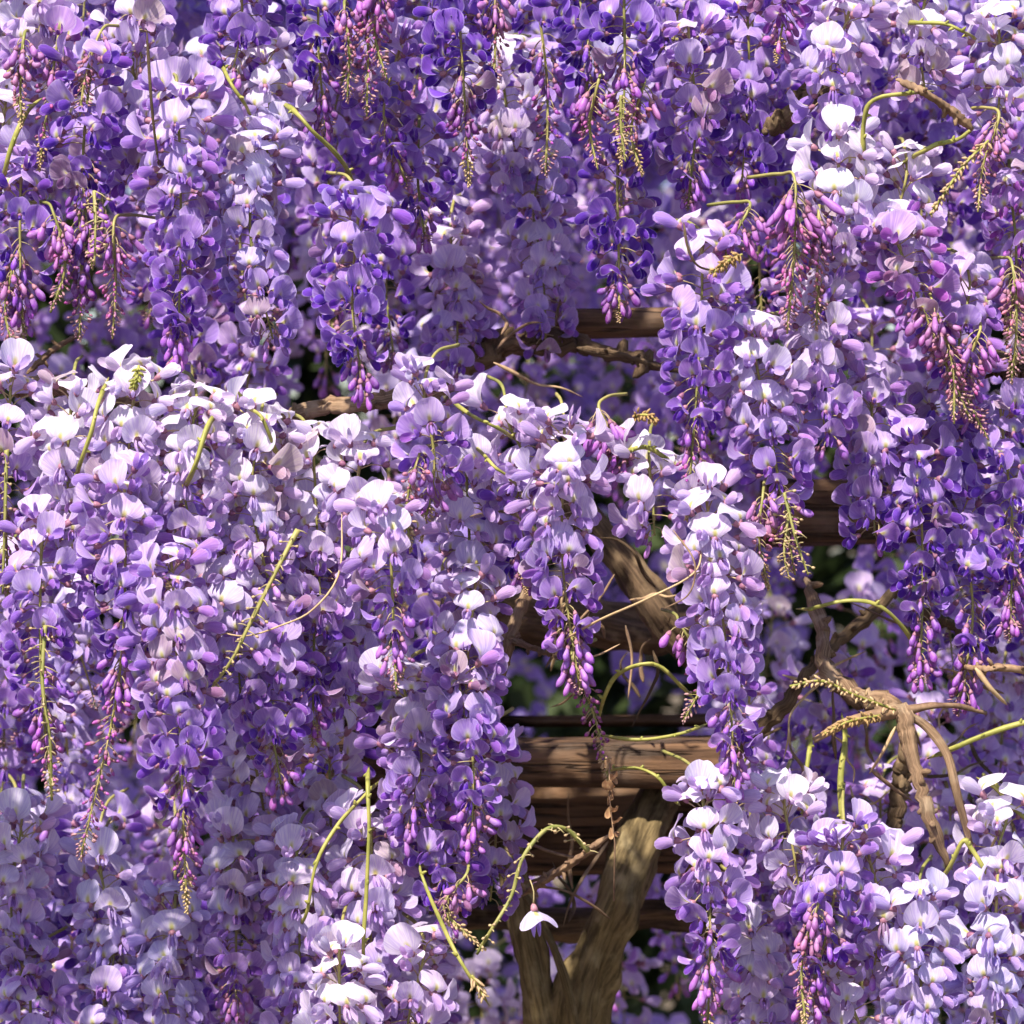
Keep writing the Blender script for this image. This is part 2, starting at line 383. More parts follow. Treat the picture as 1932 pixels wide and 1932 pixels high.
def raceme(label, a, b, dep, t_open, t_bud, pal, wide=1.0, dens=1.0, bend=0.0, dtip=0.0, detail=True, group='wisteria racemes hanging from the pergola', hook=None, cat='flower raceme', size=1.0):
    size *= .98; dens *= 1.42; c = PAL[pal]
    top = P(a[0], a[1], dep); tip = P(b[0], b[1], dep + dtip)
    L = (tip - top).length; mid = top.lerp(tip, .5) + Vector((bend + rnd.gauss(0, .006), rnd.uniform(-.008, .008), 0))
    up = rnd.uniform(.022, .04) if t_open > .1 else rnd.uniform(.006, .014)
    hk = hook or (rnd.uniform(-.03, .03), rnd.uniform(.05, .09))
    root = link('wisteria_raceme', None); root.empty_display_size = .02
    root.location = top; tag(root, label, cat, group)
    ax = spline([Vector((0, 0, 0)), mid - top, tip - top], 33)
    full = spline([Vector((hk[0], hk[1], up)), Vector((hk[0] * .3, hk[1] * .35, up * .75)), Vector((0, 0, 0)), mid - top, tip - top], 30)
    mb = MB(); n = len(full)
    mb.tube(full, [(1.5 - .65 * i / (n - 1)) * MM for i in range(n)], 6, 0, lump=.25, seed=rnd.uniform(0, 90))
    link('stem', mb.mesh('stem', [M_STEM]), root)
    def at(t):
        i = min(max(t, 0), 1) * 32; k = min(int(i), 31); return ax[k].lerp(ax[k + 1], i - k)
    s, ph, i = 0.0, rnd.uniform(0, 6.28), 0
    tipm = rnd.choice(TIPS); tlen = 30 * MM
    t_small = max(t_bud, 1 - tlen * .75 / L) if t_bud < .99 else 1.0
    while True:
        t = s / L
        if t > max(t_small, t_open) or t > 1: break
        ph += 2.39996 + rnd.uniform(-.45, .45); i += 1
        o = Vector((math.cos(ph), math.sin(ph) - .22, 0)).normalized()
        if not detail and o.y > .55: s += .0042; continue
        age = min(1, t / max(t_open, .05))
        p = at(t)
        if t < t_open:
            e = R(rnd.uniform(-10, 16) + 4 - 26 * t); 
            if t * L < .02: e += R(rnd.uniform(10, 50))
            sc_ = size * rnd.uniform(.9, 1.12) * (1.07 - .24 * age)
        elif t < t_bud:
            q = (t - t_open) / max(t_bud - t_open, .02); e = R(rnd.uniform(-25, 8) - 22 - 18 * q); sc_ = size * rnd.uniform(.85, 1.1) * (1.0 - .22 * q)
        else:
            q = (t - t_bud) / max(t_small - t_bud, .02); e = R(rnd.uniform(-30, 10) - 25 - 15 * q); sc_ = size * rnd.uniform(.8, 1.15) * (1.0 - .35 * q)
        X = (o * math.cos(e) + Vector((0, 0, math.sin(e)))).normalized()
        Y = Vector((0, 0, 1)).cross(o).normalized(); Z = X.cross(Y)
        q4 = Matrix((X, Y, Z)).transposed().to_quaternion()
        q4 = q4 @ Quaternion((0, 0, 1), R(rnd.gauss(0, 11))) @ Quaternion((1, 0, 0), R(rnd.gauss(0, 10)))
        pw = wide * rnd.uniform(.85, 1.15) * (1.06 - .22 * t)
        half = t_open < t_bud and t_open <= t < t_open + (t_bud - t_open) * .45 and t_open > .05 and rnd.random() < .6
        if t < t_open or half:
            k = rnd.randrange(NV)
            if age > .72 or half: k = rnd.choice((4, 8, 12, 16, 0, k))
            if half: k = rnd.choice((4, 8, 12, 16, 0)); sc_ *= .82
            bc = jit(lerp3(c[0], c[1], age ** 1.2)); wc = jit(lerp3(c[2], c[3], age))
            if rnd.random() < .045: bc = lerp3(bc, (.42, .30, .24), .6); wc = lerp3(wc, (.40, .26, .22), .5)
            if detail:
                f = link('flower', BASE[k], root, wc)
                link('banner_petal', BANNER[k], f, bc); link('wing_petal', WINGA[k], f, wc); link('wing_petal', WINGB[k], f, jit(wc, .05))
            else:
                f = link('flower', FAR[k % 6], root, bc)
            s += rnd.uniform(.0030, .0044) / dens
        elif t < t_bud:
            q = (t - t_open) / max(t_bud - t_open, .02)
            f = link('bud', rnd.choice(BUDS), root, jit(lerp3(lerp3(c[3], c[4], .45), lerp3(c[4], c[5], .6), q), .18)); s += rnd.uniform(.0021, .0031) / dens
        else:
            f = link('small_bud', rnd.choice(SMALL), root, jit(c[5], .38)); s += rnd.uniform(.0017, .0027) / dens
        f.location = p; f.rotation_mode = 'QUATERNION'; f.rotation_quaternion = q4
        f.scale = (sc_ * pw, sc_, sc_)
    if t_bud < .99:
        o = link('tip', tipm, root); o.location = at(t_small)
        d = (at(1) - at(t_small)); o.rotation_mode = 'QUATERNION'
        o.rotation_quaternion = Vector((0, 0, -1)).rotation_difference(d.normalized()) if d.length > 1e-4 else Quaternion()
        q = max(.5, min(1.3, d.length / tlen)); o.scale = (size, size, q)
    ALL.append(root); return root

exec_list = []
def RC(*a, **k): raceme(*a, **k)

ORD = 'first second third fourth fifth sixth seventh eighth ninth tenth eleventh twelfth thirteenth fourteenth fifteenth sixteenth seventeenth'.split()
# upper part of the picture
RC('lilac raceme with round banners above magenta buds beside the tan bud spike, top left', (170, 140), (175, 510), -.03, .40, .78, 'violet')
RC('tan and pink tasselled bud raceme hanging in the top left corner', (110, 70), (75, 310), -.03, .06, .22, 'pink', wide=.8)
RC('long pale raceme turning bright violet at its tip, beside the thin dark twig', (335, 180), (335, 670), -.04, .74, .999, 'lilac', dens=1.1)
RC('bluish white raceme with side-on blossoms between two violet-tipped racemes', (480, 270), (515, 640), -.01, .9, .999, 'blue')
RC('raceme with white shoulders and dense blue-violet buds above the thin bark branch', (675, 400), (685, 730), -.06, .6, .999, 'violet', dens=1.2)
RC('white topped raceme under the short yellow-green stem near the upper edge', (500, 110), (500, 330), .02, .95, .999, 'white')
RC('deep purple raceme with dark magenta buds against the left edge', (40, 340), (45, 650), -.01, .32, .8, 'violet')
RC('magenta bud raceme with bare tan tip right of the left edge', (150, 410), (150, 640), -.02, .0, .6, 'deep', wide=.8)
RC('violet raceme entering from the top, above the white topped raceme', (450, -60), (440, 130), .0, .8, .999, 'lilac')
RC('dark purple bud raceme hanging from the top edge beside the tan budded one', (600, -40), (615, 250), .02, .3, .9, 'deep')
RC('tan and rust coloured bud raceme hanging from the upper edge', (690, -50), (692, 220), -.01, .04, .3, 'pink', wide=.75)
RC('soft lilac raceme between the rust budded raceme and the dark purple one', (755, 90), (765, 340), .04, .5, .95, 'lilac')
RC('dark violet raceme ending in a thin pinkish spike, upper middle', (860, -40), (885, 350), .01, .42, .66, 'deep')
RC('thin green stemmed raceme with few violet buds, upper middle', (1005, -40), (1030, 330), .05, .3, .5, 'violet', dens=.6)
RC('dark violet raceme tucked beside the straw stemmed one, upper edge', (1090, -20), (1100, 230), .02, .35, .95, 'deep')
RC('raceme with lavender buds on a bare straw stem, upper edge', (1178, -20), (1172, 300), -.03, .3, .52, 'violet', wide=.95)
RC('deep violet raceme above the dark pergola rafter', (1165, 330), (1168, 590), .02, .55, .9, 'deep', dens=1.1)
RC('shaded violet raceme left of the white banner blossom', (1300, 70), (1300, 370), .04, .75, .98, 'lilac')
RC('shaded mauve raceme beside the dark knotted branch, upper right', (1410, 30), (1400, 340), .07, .9, .999, 'violet')
RC('lilac raceme with a tan dangling tip at the upper edge, right of middle', (1445, -90), (1465, 110), -.01, .3, .8, 'pink')
RC('pale lilac raceme above the curved brown and green shoot', (1600, 30), (1590, 240), -.01, .98, .999, 'pale')
RC('nearly white raceme under the lumpy green twig at the upper edge', (1750, -20), (1745, 170), .0, .98, .999, 'white')
RC('white and pink raceme in the top right corner', (1885, 60), (1875, 280), -.01, .7, .999, 'white')
RC('white flowered raceme in the top left corner', (50, -50), (55, 130), .01, .98, .999, 'white')
RC('whitish raceme cut by the upper edge above the dark twig', (265, -30), (268, 110), .01, .98, .999, 'white')
RC('bright pale raceme lit behind the thin green stem, upper middle', (945, 110), (960, 340), .14, .98, .999, 'white')
RC('dim mauve raceme in shade above the reddish bark branch', (850, 440), (862, 690), .19, .98, .999, 'pale')
RC('dim pale raceme in shade left of the dark pergola rafter', (1005, 400), (1030, 650), .19, .98, .999, 'pale')
RC('sunlit pale raceme deep between two purple racemes, upper middle', (1010, 230), (1005, 400), .15, .98, .999, 'blue')
RC('violet raceme with few banners left of the shaded mauve pair', (790, 250), (800, 440), .08, .5, .98, 'violet')
RC('pale raceme below the top left white one', (250, 130), (255, 330), .03, .98, .999, 'pale')
RC('lavender raceme over the left edge, above the purple one', (10, 200), (15, 380), .03, .98, .999, 'pale')
RC('violet raceme under the upper edge, right of the straw stemmed one', (1270, -70), (1265, 110), .06, .9, .999, 'lilac')
# middle right
RC('raceme with tall white banner at its top and pink buds on a green stem', (1325, 470), (1296, 970), -.06, .5, .74, 'lilac')
RC('dense mass of tiny pink and tan buds on a drooping raceme, right of centre', (1500, 340), (1485, 630), -.07, .0, .22, 'pink', dens=1.5, wide=1.25)
RC('sunlit white raceme with translucent banners, upper right', (1580, 290), (1600, 500), -.03, .98, .999, 'white')
RC('white raceme just right of the tan seedlike catkin', (1710, 330), (1715, 540), -.02, .98, .999, 'white')
RC('raceme of lavender buds along a slanting green stem, right side', (1690, 450), (1830, 790), -.05, .3, .6, 'pink', dens=.9)
RC('large pale raceme narrowing to purple buds and a bare green tail', (1420, 640), (1500, 1085), -.06, .58, .74, 'pale', dens=1.1)
RC('pale raceme among pink buds, beside the slanting green stem', (1545, 560), (1560, 830), -.03, .95, .999, 'pale')
RC('mauve raceme above the dark cracked beam, right', (1640, 740), (1650, 1010), .01, .95, .999, 'lilac')
RC('violet raceme with a round lilac banner near the right edge', (1830, 540), (1850, 800), -.01, .4, .9, 'lilac')
RC('violet raceme with purple bud tail right of the dark beam', (1730, 850), (1735, 1290), .0, .4, .95, 'violet')
RC('deep purple raceme against the right edge at mid height', (1890, 800), (1905, 1190), .0, .35, .95, 'violet')
RC('long raceme of lilac banners and purple buds over the dark gap, right of it', (1335, 960), (1388, 1510), -.07, .64, .94, 'pale', dens=1.1)
RC('purple raceme ending above the forked bark twig', (1810, 980), (1810, 1330), .02, .4, .95, 'violet')
RC('pink budded raceme against the right edge, upper half', (1905, 340), (1900, 640), .0, .25, .7, 'pink')
RC('pale raceme with drooping white wings left of the long lilac raceme', (1225, 880), (1235, 1010), -.02, .95, .999, 'white')
RC('lilac raceme deep behind the slanting green stem', (1790, 690), (1780, 900), .05, .95, .999, 'lilac')
# lower right
RC('raceme of pinkish purple buds beside the dark gap, lower right', (1325, 1500), (1335, 1960), -.06, .5, .8, 'pale')
RC('raceme with magenta buds and golden tip, lower right', (1590, 1590), (1505, 1945), -.07, .42, .84, 'lilac', dens=1.1)
RC('white fan of blossoms below the green knobbly stem', (1480, 1520), (1510, 1690), -.03, .98, .999, 'white')
RC('pale translucent raceme under the forked bark twig', (1640, 1620), (1650, 1820), -.04, .98, .999, 'pale')
RC('large pale raceme of round banners at the lower edge, right', (1730, 1720), (1735, 2060), -.06, .98, .999, 'blue')
RC('pale lavender raceme in the bottom right corner', (1880, 1700), (1880, 2060), -.05, .98, .999, 'blue')
RC('pale raceme under the golden tipped buds, lower edge', (1590, 1860), (1590, 2120), -.03, .98, .999, 'pale')
RC('shaded lilac raceme behind the pinkish purple buds, lower edge', (1420, 1740), (1420, 2050), .05, .98, .999, 'pale')
RC('white raceme at the right edge below the green shoot', (1900, 1540), (1890, 1700), -.02, .98, .999, 'white')
# left, mid height
RC('pale raceme against the left edge with a bare stem below', (20, 730), (15, 1130), -.03, .5, .6, 'pale')
RC('white raceme beside the bark branch at the left', (135, 760), (145, 1060), -.05, .98, .999, 'white')
RC('sunlit white raceme at the top of the left mound', (255, 730), (250, 1000), -.06, .98, .999, 'white')
RC('whitish raceme with yellow-green stem showing, left mound', (370, 770), (375, 1040), -.05, .98, .999, 'white')
RC('white raceme of side-on blossoms in the middle of the left mound', (490, 800), (505, 1090), -.04, .98, .999, 'white')
RC('bluish white raceme at the shoulder of the left mound', (590, 850), (605, 1150), -.02, .98, .999, 'white')
RC('raceme of mauve buds on a green stem against the left edge', (80, 1010), (98, 1510), -.08, .46, .74, 'lilac', dens=.95)
RC('long bud raceme bending left to a tan spike, lower left', (235, 920), (152, 1620), -.09, .34, .55, 'lilac', bend=.012, dens=.95)
RC('tall lilac raceme with violet buds and long tan tip, lower left', (325, 1080), (352, 1710), -.10, .58, .8, 'lilac', dens=1.05)
RC('lavender raceme behind the slanting bare stem, left', (440, 1040), (455, 1340), -.03, .98, .999, 'pale')
RC('shaded violet raceme with hanging buds right of the slanting bare stem', (590, 1080), (590, 1370), .0, .5, .98, 'lilac')
RC('pale raceme between left mound and the centre spike', (650, 1120), (660, 1340), .03, .98, .999, 'pale')
# centre
RC('raceme crowned by two upright white banners, pink buds below', (800, 740), (797, 1010), -.08, .36, .7, 'pale', dens=1.1)
RC('raceme with lilac shoulders and a bare green tip, centre', (735, 980), (748, 1310), -.10, .44, .74, 'pale')
RC('broad pale raceme narrowing to violet buds over the dark gap', (1065, 830), (1092, 1290), -.06, .66, .97, 'pale', dens=1.15, wide=1.1)
RC('white raceme just left of the one crowned by white banners', (680, 860), (690, 1010), -.03, .98, .999, 'white')
RC('pale lilac raceme at the left rim of the dark gap', (880, 900), (880, 1290), .0, .98, .999, 'pale')
RC('short pink tassel of narrow buds beside the fuzzy orange shoot', (1130, 770), (1185, 880), -.02, .0, .999, 'pink', dens=1.6)
RC('raceme with large veined blossom and drooping violet buds by the gap', (865, 1290), (890, 1590), -.05, .5, .98, 'lilac')
RC('shaded pale raceme beside the timber beam', (920, 1420), (925, 1700), .09, .98, .999, 'pale')
RC('shaded pale raceme with a long green stem across it, lower middle', (620, 1420), (640, 1680), .11, .98, .999, 'pale')
RC('shaded mauve raceme with slanting green tail, lower middle', (760, 1440), (850, 1790), .01, .6, .8, 'lilac')
RC('bright pale raceme at the lower edge left of the forked trunk', (700, 1560), (705, 1960), .03, .98, .999, 'pale')
RC('pale pinkish raceme at the lower edge, left of middle', (560, 1600), (560, 2000), .03, .98, .999, 'pale')
RC('long lilac column on the left rim of the gap, below the pale lilac raceme', (895, 1120), (880, 1400), -.03, .98, .999, 'pale')
RC('lilac column between the tall lilac raceme and the centre spike', (520, 1180), (530, 1480), -.02, .7, .999, 'lilac')
RC('pale column left of the shaded green stemmed raceme', (480, 1420), (485, 1720), .12, .98, .999, 'pale')
RC('lilac column under the centre spike', (760, 1290), (770, 1560), -.01, .8, .999, 'pale')
RC('pale raceme at the lower edge overlapping the forked trunk side', (800, 1800), (800, 2100), .0, .98, .999, 'pale')
RC('white tipped raceme low beside the long hanging green stem', (640, 1820), (645, 2100), -.03, .98, .999, 'white')
RC('dark magenta raceme of tiny buds hanging before the timber beam', (1080, 1240), (1150, 1480), -.01, .0, .12, 'deep', dens=1.1, wide=.75)
RC('violet budded raceme hanging in the gap beside the broad pale one', (985, 950), (990, 1080), -.01, .4, .98, 'violet')
RC('white raceme below the green twig in the centre', (960, 800), (975, 940), -.02, .8, .999, 'white')
# lower left, in the shade of the mound
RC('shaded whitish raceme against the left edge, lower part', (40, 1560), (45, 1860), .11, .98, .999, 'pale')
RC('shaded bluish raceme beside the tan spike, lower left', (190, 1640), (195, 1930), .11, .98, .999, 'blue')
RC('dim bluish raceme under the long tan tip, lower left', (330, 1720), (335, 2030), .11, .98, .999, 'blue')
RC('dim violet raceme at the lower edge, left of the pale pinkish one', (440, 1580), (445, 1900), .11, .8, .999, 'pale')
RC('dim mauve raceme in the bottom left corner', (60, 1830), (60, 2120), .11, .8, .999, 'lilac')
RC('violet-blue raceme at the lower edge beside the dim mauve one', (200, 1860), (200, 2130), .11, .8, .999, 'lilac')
# young racemes still in bud, pink and tan
for lab, a, b, d, p in (
 ('small tan bud raceme nearest the top left corner', (45, 70), (40, 240), -.04, 'tan'),
 ('tan bud raceme with rosy calyces right of the corner one', (190, 60), (150, 230), -.04, 'tan'),
 ('rosy bud raceme left of the magenta one with bare tan tip', (100, 400), (95, 590), -.04, 'pink'),
 ('rosy bud raceme right of the magenta one with bare tan tip', (215, 420), (212, 640), -.03, 'pink'),
 ('tan bud raceme low on the left edge above the bark branch', (25, 500), (35, 680), -.03, 'tan'),
 ('rust budded raceme just left of the tan and rust one, upper edge', (650, 10), (655, 190), -.02, 'tan'),
 ('rosy bud raceme just right of the tan and rust one, upper edge', (728, -40), (730, 150), -.02, 'pink'),
 ('thin rosy bud raceme between the two dark violet racemes, upper edge', (935, -20), (930, 180), .0, 'tan'),
 ('magenta bud raceme left of the bare straw stem', (1130, 150), (1128, 320), -.02, 'pink'),
 ('magenta bud raceme right of the bare straw stem', (1215, 160), (1212, 330), -.02, 'tan'),
 ('rosy bud raceme left of the dense pink and tan one', (1415, 390), (1395, 580), -.06, 'pink'),
 ('rosy bud raceme right of the dense pink and tan one', (1545, 400), (1540, 620), -.05, 'tan'),
 ('tan bud raceme behind the seedlike catkin', (1885, 220), (1845, 400), -.04, 'tan'),
 ('brownish bud raceme at the right edge below the pink budded one', (1910, 500), (1908, 720), -.04, 'tan'),
 ('rosy bud raceme along the slanting green stem', (1760, 570), (1800, 800), -.06, 'tan'),
 ('rosy bud raceme right of the slanting green stem', (1850, 620), (1865, 830), -.04, 'pink'),
 ('small rosy bud raceme left of the bare green tail', (1440, 930), (1450, 1110), -.07, 'tan'),
 ('golden bud raceme beside the magenta budded one, lower edge', (1545, 1700), (1520, 1940), -.09, 'tan'),
 ('rosy bud raceme at the right rim of the gap', (1285, 1180), (1290, 1360), -.03, 'pink'),
 ('rosy bud raceme hanging beside the centre spike', (790, 860), (775, 1040), -.10, 'tan'),
 ('tan bud raceme low beside the loose white blossom', (880, 1650), (900, 1780), -.03, 'tan')):
    RC(lab, a, b, d, .0, rnd.uniform(.1, .35), p, dens=1.25, wide=rnd.uniform(.7, 1.1), size=.92, bend=rnd.gauss(0, .006))
for i, (x, y_) in enumerate(((-110, 740), (-210, 820), (-310, 720), (-130, 1080), (-240, 1150))):  # unseen racemes added to cast shade on the lower left
    RC(f'pale raceme of the left mound, {ORD[i]} of those added unseen past the left edge for shade', (x, y_), (x + 5, y_ + 330), -.07, .9, .999, 'pale')
N_FRONT = len(ALL)

# racemes filling in behind, none across the open gaps
GAPS = [(940, 1030, 1290, 1960), (1480, 890, 1600, 1050), (1110, 570, 1230, 650), (940, 630, 1040, 700), (20, 640, 140, 750), (590, 735, 740, 800)]
fills = []
y = -110; row = 0
while y < 1960:
    x = -20 + (row % 2) * 60
    while x < 1980:
        px = x + rnd.uniform(-30, 30); py = y + rnd.uniform(-50, 50); ln = rnd.uniform(210, 330)
        bad = any(px + 85 > g[0] and px - 85 < g[2] and py + ln + 20 > g[1] and py - 60 < g[3] for g in GAPS)
        if not bad: fills.append((px, py, ln, row))
        x += 160
    y += 235; row += 1
BAND = ['topmost', 'second', 'third', 'fourth', 'fifth', 'sixth', 'seventh', 'eighth', 'ninth', 'lowest']
cnt = {}
for px, py, ln, row in fills:
    cnt[row] = cnt.get(row, -1) + 1
    pal = rnd.choice(('lilac', 'lilac', 'blue', 'violet', 'violet', 'lilac'))
    tone = {'pale': 'pale lilac', 'lilac': 'lilac', 'blue': 'bluish lavender', 'violet': 'violet', 'deep': 'deep purple'}[pal]
    RC(f'{tone} raceme deep in the vine, {ORD[cnt[row]]} from the left in the {BAND[row]} inner row', (px, py), (px + rnd.uniform(-15, 15), py + ln), rnd.uniform(.2, .38) if not 1430 < px < 2000 or not 1100 < py < 1500 else rnd.uniform(.22, .4),
       rnd.choice((.95, .95, .6)), .98, pal, dens=.75, group='wisteria racemes deep in the vine', detail=True)

# racemes of the next pergola bay, far enough back to blur
back = []
y = -250; row = 0
while y < 2000:
    x = -60 + (row % 2) * 70
    while x < 2060:
        if not (860 < x < 1360 and 850 < y < 1400): back.append((x + rnd.uniform(-40, 40), y + rnd.uniform(-40, 40), rnd.uniform(230, 330), row))
        x += 150
    y += 230; row += 1
cnt = {}
for px, py, ln, row in back:
    cnt[row] = cnt.get(row, -1) + 1
    RC(f'blurred lavender raceme far behind, {ORD[cnt[row]]} from the left in the {BAND[row]} far row', (px, py), (px + rnd.uniform(-15, 15), py + ln), rnd.uniform(.75, 1.15),
       .8, .98, rnd.choice(('pale', 'lilac', 'violet', 'lilac')), dens=.7, group='blurred racemes of the next bay', detail=False, size=1.05)

# ------------------------------------------------------------------ wood: beams, trunks, branches
def beam(label, x0, x1, yc, hpx, dep, thick, tilt=0.0, name='timber_beam'):
    a, b = P(x0, yc, dep), P(x1, yc + tilt, dep); h = P(0, 0, dep).z - P(0, hpx, dep).z
    n = 70; vs, fs = [], []
    prof = []
    for (cx, cz, s0) in ((1, 1, 0), (-1, 1, 90), (-1, -1, 180), (1, -1, 270)):
        for q in range(4):
            th = R(s0 + 30 * q); r = .012
            prof.append((cx * (thick / 2 - r) + r * math.cos(th), cz * (h / 2 - r) + r * math.sin(th)))
    pr = []
    for i in range(len(prof)):
        p0, p1 = prof[i], prof[(i + 1) % len(prof)]
        k = max(1, int(math.dist(p0, p1) / .008))
        for q in range(k): pr.append((p0[0] + (p1[0] - p0[0]) * q / k, p0[1] + (p1[1] - p0[1]) * q / k))
    m = len(pr); c = (a + b) / 2; half = (b - a) / 2
    for i in range(n + 1):
        t = i / n * 2 - 1
        for (py_, pz_) in pr:
            p = half * t + Vector((0, py_, pz_))
            nn = .004 * noise.noise(Vector((p.x * 4, p.y * 40, p.z * 40)) + c * 7) + .006 * noise.noise(Vector((p.x * 3, 5, p.z * 8)) + c * 3)
            d = Vector((0, py_, pz_)).normalized(); vs.append(p + d * nn)
    for i in range(n):
        for k in range(m):
            k2 = (k + 1) % m; fs.append((i * m + k, i * m + k2, (i + 1) * m + k2, (i + 1) * m + k))
    fs += [tuple(range(m))[::-1], tuple(n * m + k for k in range(m))]
    mb = MB(); mb.add(vs, fs)
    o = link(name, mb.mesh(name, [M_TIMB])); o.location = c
    tag(o, label, 'beam', 'pergola timbers'); return o
beam('shade-darkened weathered timber beam with sunlit upper edge crossing the dark gap', 480, 1400, 1440, 92, .30, .10)
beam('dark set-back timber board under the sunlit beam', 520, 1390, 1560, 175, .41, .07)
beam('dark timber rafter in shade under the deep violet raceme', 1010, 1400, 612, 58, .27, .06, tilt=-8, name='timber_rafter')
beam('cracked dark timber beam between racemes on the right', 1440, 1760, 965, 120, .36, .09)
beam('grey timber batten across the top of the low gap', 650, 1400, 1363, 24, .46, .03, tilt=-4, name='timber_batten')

def branch(label, pts, r0, r1, mt=M_BARK, name='vine_branch', seg=12, n=40, lump=.5, cat='branch', group=None, extra=None, taper=True):
    """pts: (px,py,depth); radii in photo pixels"""
    w = [P(*p) for p in pts]; base = w[0]; k = W / 1932
    sp = spline([p - base for p in w], n)
    if name == 'vine_branch' and n > 4:
        kz = rnd.uniform(0, 99); sp = [p + Vector((noise.noise(Vector((i * .8, kz, 0))), noise.noise(Vector((i * .8, kz, 7))), noise.noise(Vector((i * .8, kz, 3))))) * max(r0, r1) * k * .55 for i, p in enumerate(sp)]
    rads = [(r0 + (r1 - r0) * i / (n - 1)) * k * 1.05 for i in range(n)]
    if taper: rads = [r * (.3 + .7 * min(1, i / (n * .12), (n - 1 - i) / (n * .12))) for i, r in enumerate(rads)]
    mb = MB(); mb.tube(sp, rads, seg, 0, lump=lump, seed=rnd.uniform(0, 50))
    o = link(name, mb.mesh(name, [mt])); o.location = base
    if label: tag(o, label, cat, group)
    if extra: extra(o, sp)
    elif name == 'vine_branch':
        mb = MB(); rr = random.Random(int(r0 * 10) + n); R0 = max(r0, r1) * k
        for i in range(2 + int((w[-1] - w[0]).length / .012)):
            q = rr.randrange(1, n - 1); p = sp[q]; T = (sp[q + 1] - sp[q - 1]).normalized(); d = T.orthogonal().normalized(); d.rotate(Quaternion(T, rr.uniform(0, 6.28)))
            d = (d + T * rr.uniform(-.5, .5)).normalized(); L = R0 * .8 + rr.uniform(.002, .007)
            mb.pod([p, p + d * L * .6, p + d * L * .85 + T * .0008, p + d * L], [R0 * .5, R0 * .3 + .0008, R0 * .2 + .0007, .0004], 6, 0)
        link('spurs', mb.mesh('spurs', [mt]), o)['kind'] = 'stuff'
    return o
def part_tube(name, parent, pts, r, mt, seg=5):
    mb = MB(); mb.tube(pts, r, seg, 0); return link(name, mb.mesh(name, [mt]), parent)

# forked trunk at the foot of the gap
base = P(1070, 2350, .30)
tr = link('gnarled_vine', None); tr.location = base; tag(tr, 'forked old vine trunk rising under the timber beam', 'trunk')
k = W / 1932
for nm, pts, r0, r1 in (('trunk', [(1062, 2500, .30), (1064, 2200, .30), (1066, 2040, .30), (1072, 1940, .30)], 84, 66),
                        ('limb', [(1078, 2060, .29), (1092, 1930, .28), (1125, 1800, .27), (1172, 1680, .26), (1215, 1570, .29), (1270, 1440, .36)], 62, 44),
                        ('limb', [(1045, 2060, .30), (1028, 1930, .28), (1005, 1810, .27), (982, 1710, .27), (965, 1600, .30), (950, 1420, .40)], 44, 22),
                        ('limb', [(1090, 1960, .24), (1060, 1830, .23), (1020, 1740, .23), (985, 1680, .24)], 11, 6)):
    sp = spline([P(*p) - base for p in pts], 64); mb = MB()
    mb.tube(sp, [(r0 + (r1 - r0) * i / 63) * k * .95 for i in range(64)], 28, 0, lump=.42, seed=r0)
    link(nm, mb.mesh(nm, [M_BARKO]), tr)
branch('thick knotted vine trunk slanting through the brown gap, behind the broad pale raceme', [(1010, 880, .30), (1110, 980, .28), (1190, 1080, .26), (1260, 1180, .26), (1370, 1290, .30)], 30, 34, M_BARKD, 'gnarled_vine', 20, 60, .55, 'vine')
branch('old vine trunk lying level in shade behind the thin slanting twig', [(760, 1150, .42), (940, 1150, .40), (1090, 1170, .38), (1230, 1190, .38), (1390, 1170, .4)], 46, 40, M_BARKD, 'gnarled_vine', 20, 60, .55, 'vine')
branch('dark level vine limb behind the forked trunk', [(700, 1760, .46), (900, 1735, .44), (1080, 1745, .44), (1250, 1730, .44), (1400, 1750, .46)], 26, 34, M_BARKD, 'gnarled_vine', 18, 50, .5, 'vine')
branch('grey bark branch climbing along the left rim of the gap', [(925, 1330, .08), (942, 1270, .08), (962, 1200, .09), (1000, 1110, .12), (1030, 1020, .18)], 11, 12)
branch('short side twig leaving the grey branch towards the violet buds', [(958, 1205, .09), (1000, 1220, .07), (1060, 1243, .05)], 7, 4)
branch('reddish bark branch running level above the centre racemes', [(520, 790, .05), (600, 768, .03), (680, 762, .02), (760, 748, .05), (860, 730, .12)], 15, 13)
branch('bark branch poking out at the left edge above the white raceme', [(20, 735, .03), (75, 730, .02), (150, 735, .04), (260, 760, .08)], 17, 13)
branch('thin bark twig rising left of the bark branch at left', [(50, 705, .03), (95, 665, .04), (150, 630, .07)], 6, 4)
branch('brown branch behind the shaded mauve racemes, upper centre', [(880, 700, .2), (940, 650, .2), (1030, 640, .2), (1130, 660, .2), (1290, 705, .16)], 30, 8, M_BARKD)
branch('thin dark twig under the rafter by the centre', [(1090, 655, .12), (1170, 670, .1), (1270, 700, .08)], 6, 5, M_BARKD)
branch('dark knotted branch stub in the upper right shade', [(1440, 250, .06), (1500, 215, .04), (1530, 180, .04), (1560, 160, .08)], 16, 22, M_BARKD, lump=.5)
branch('curved bark branch feeding the forked twig, right', [(1520, 1090, .14), (1550, 1190, .08), (1560, 1260, .04), (1610, 1310, .02), (1650, 1322, .01), (1720, 1356, .0)], 13, 18, lump=.45)
fork = branch('forked bark twig hanging down to the pale racemes, lower right', [(1660, 1350, .0), (1700, 1340, -.01), (1715, 1390, -.02), (1735, 1470, -.03), (1752, 1540, -.04), (1790, 1640, -.03)], 15, 10, lump=.55)
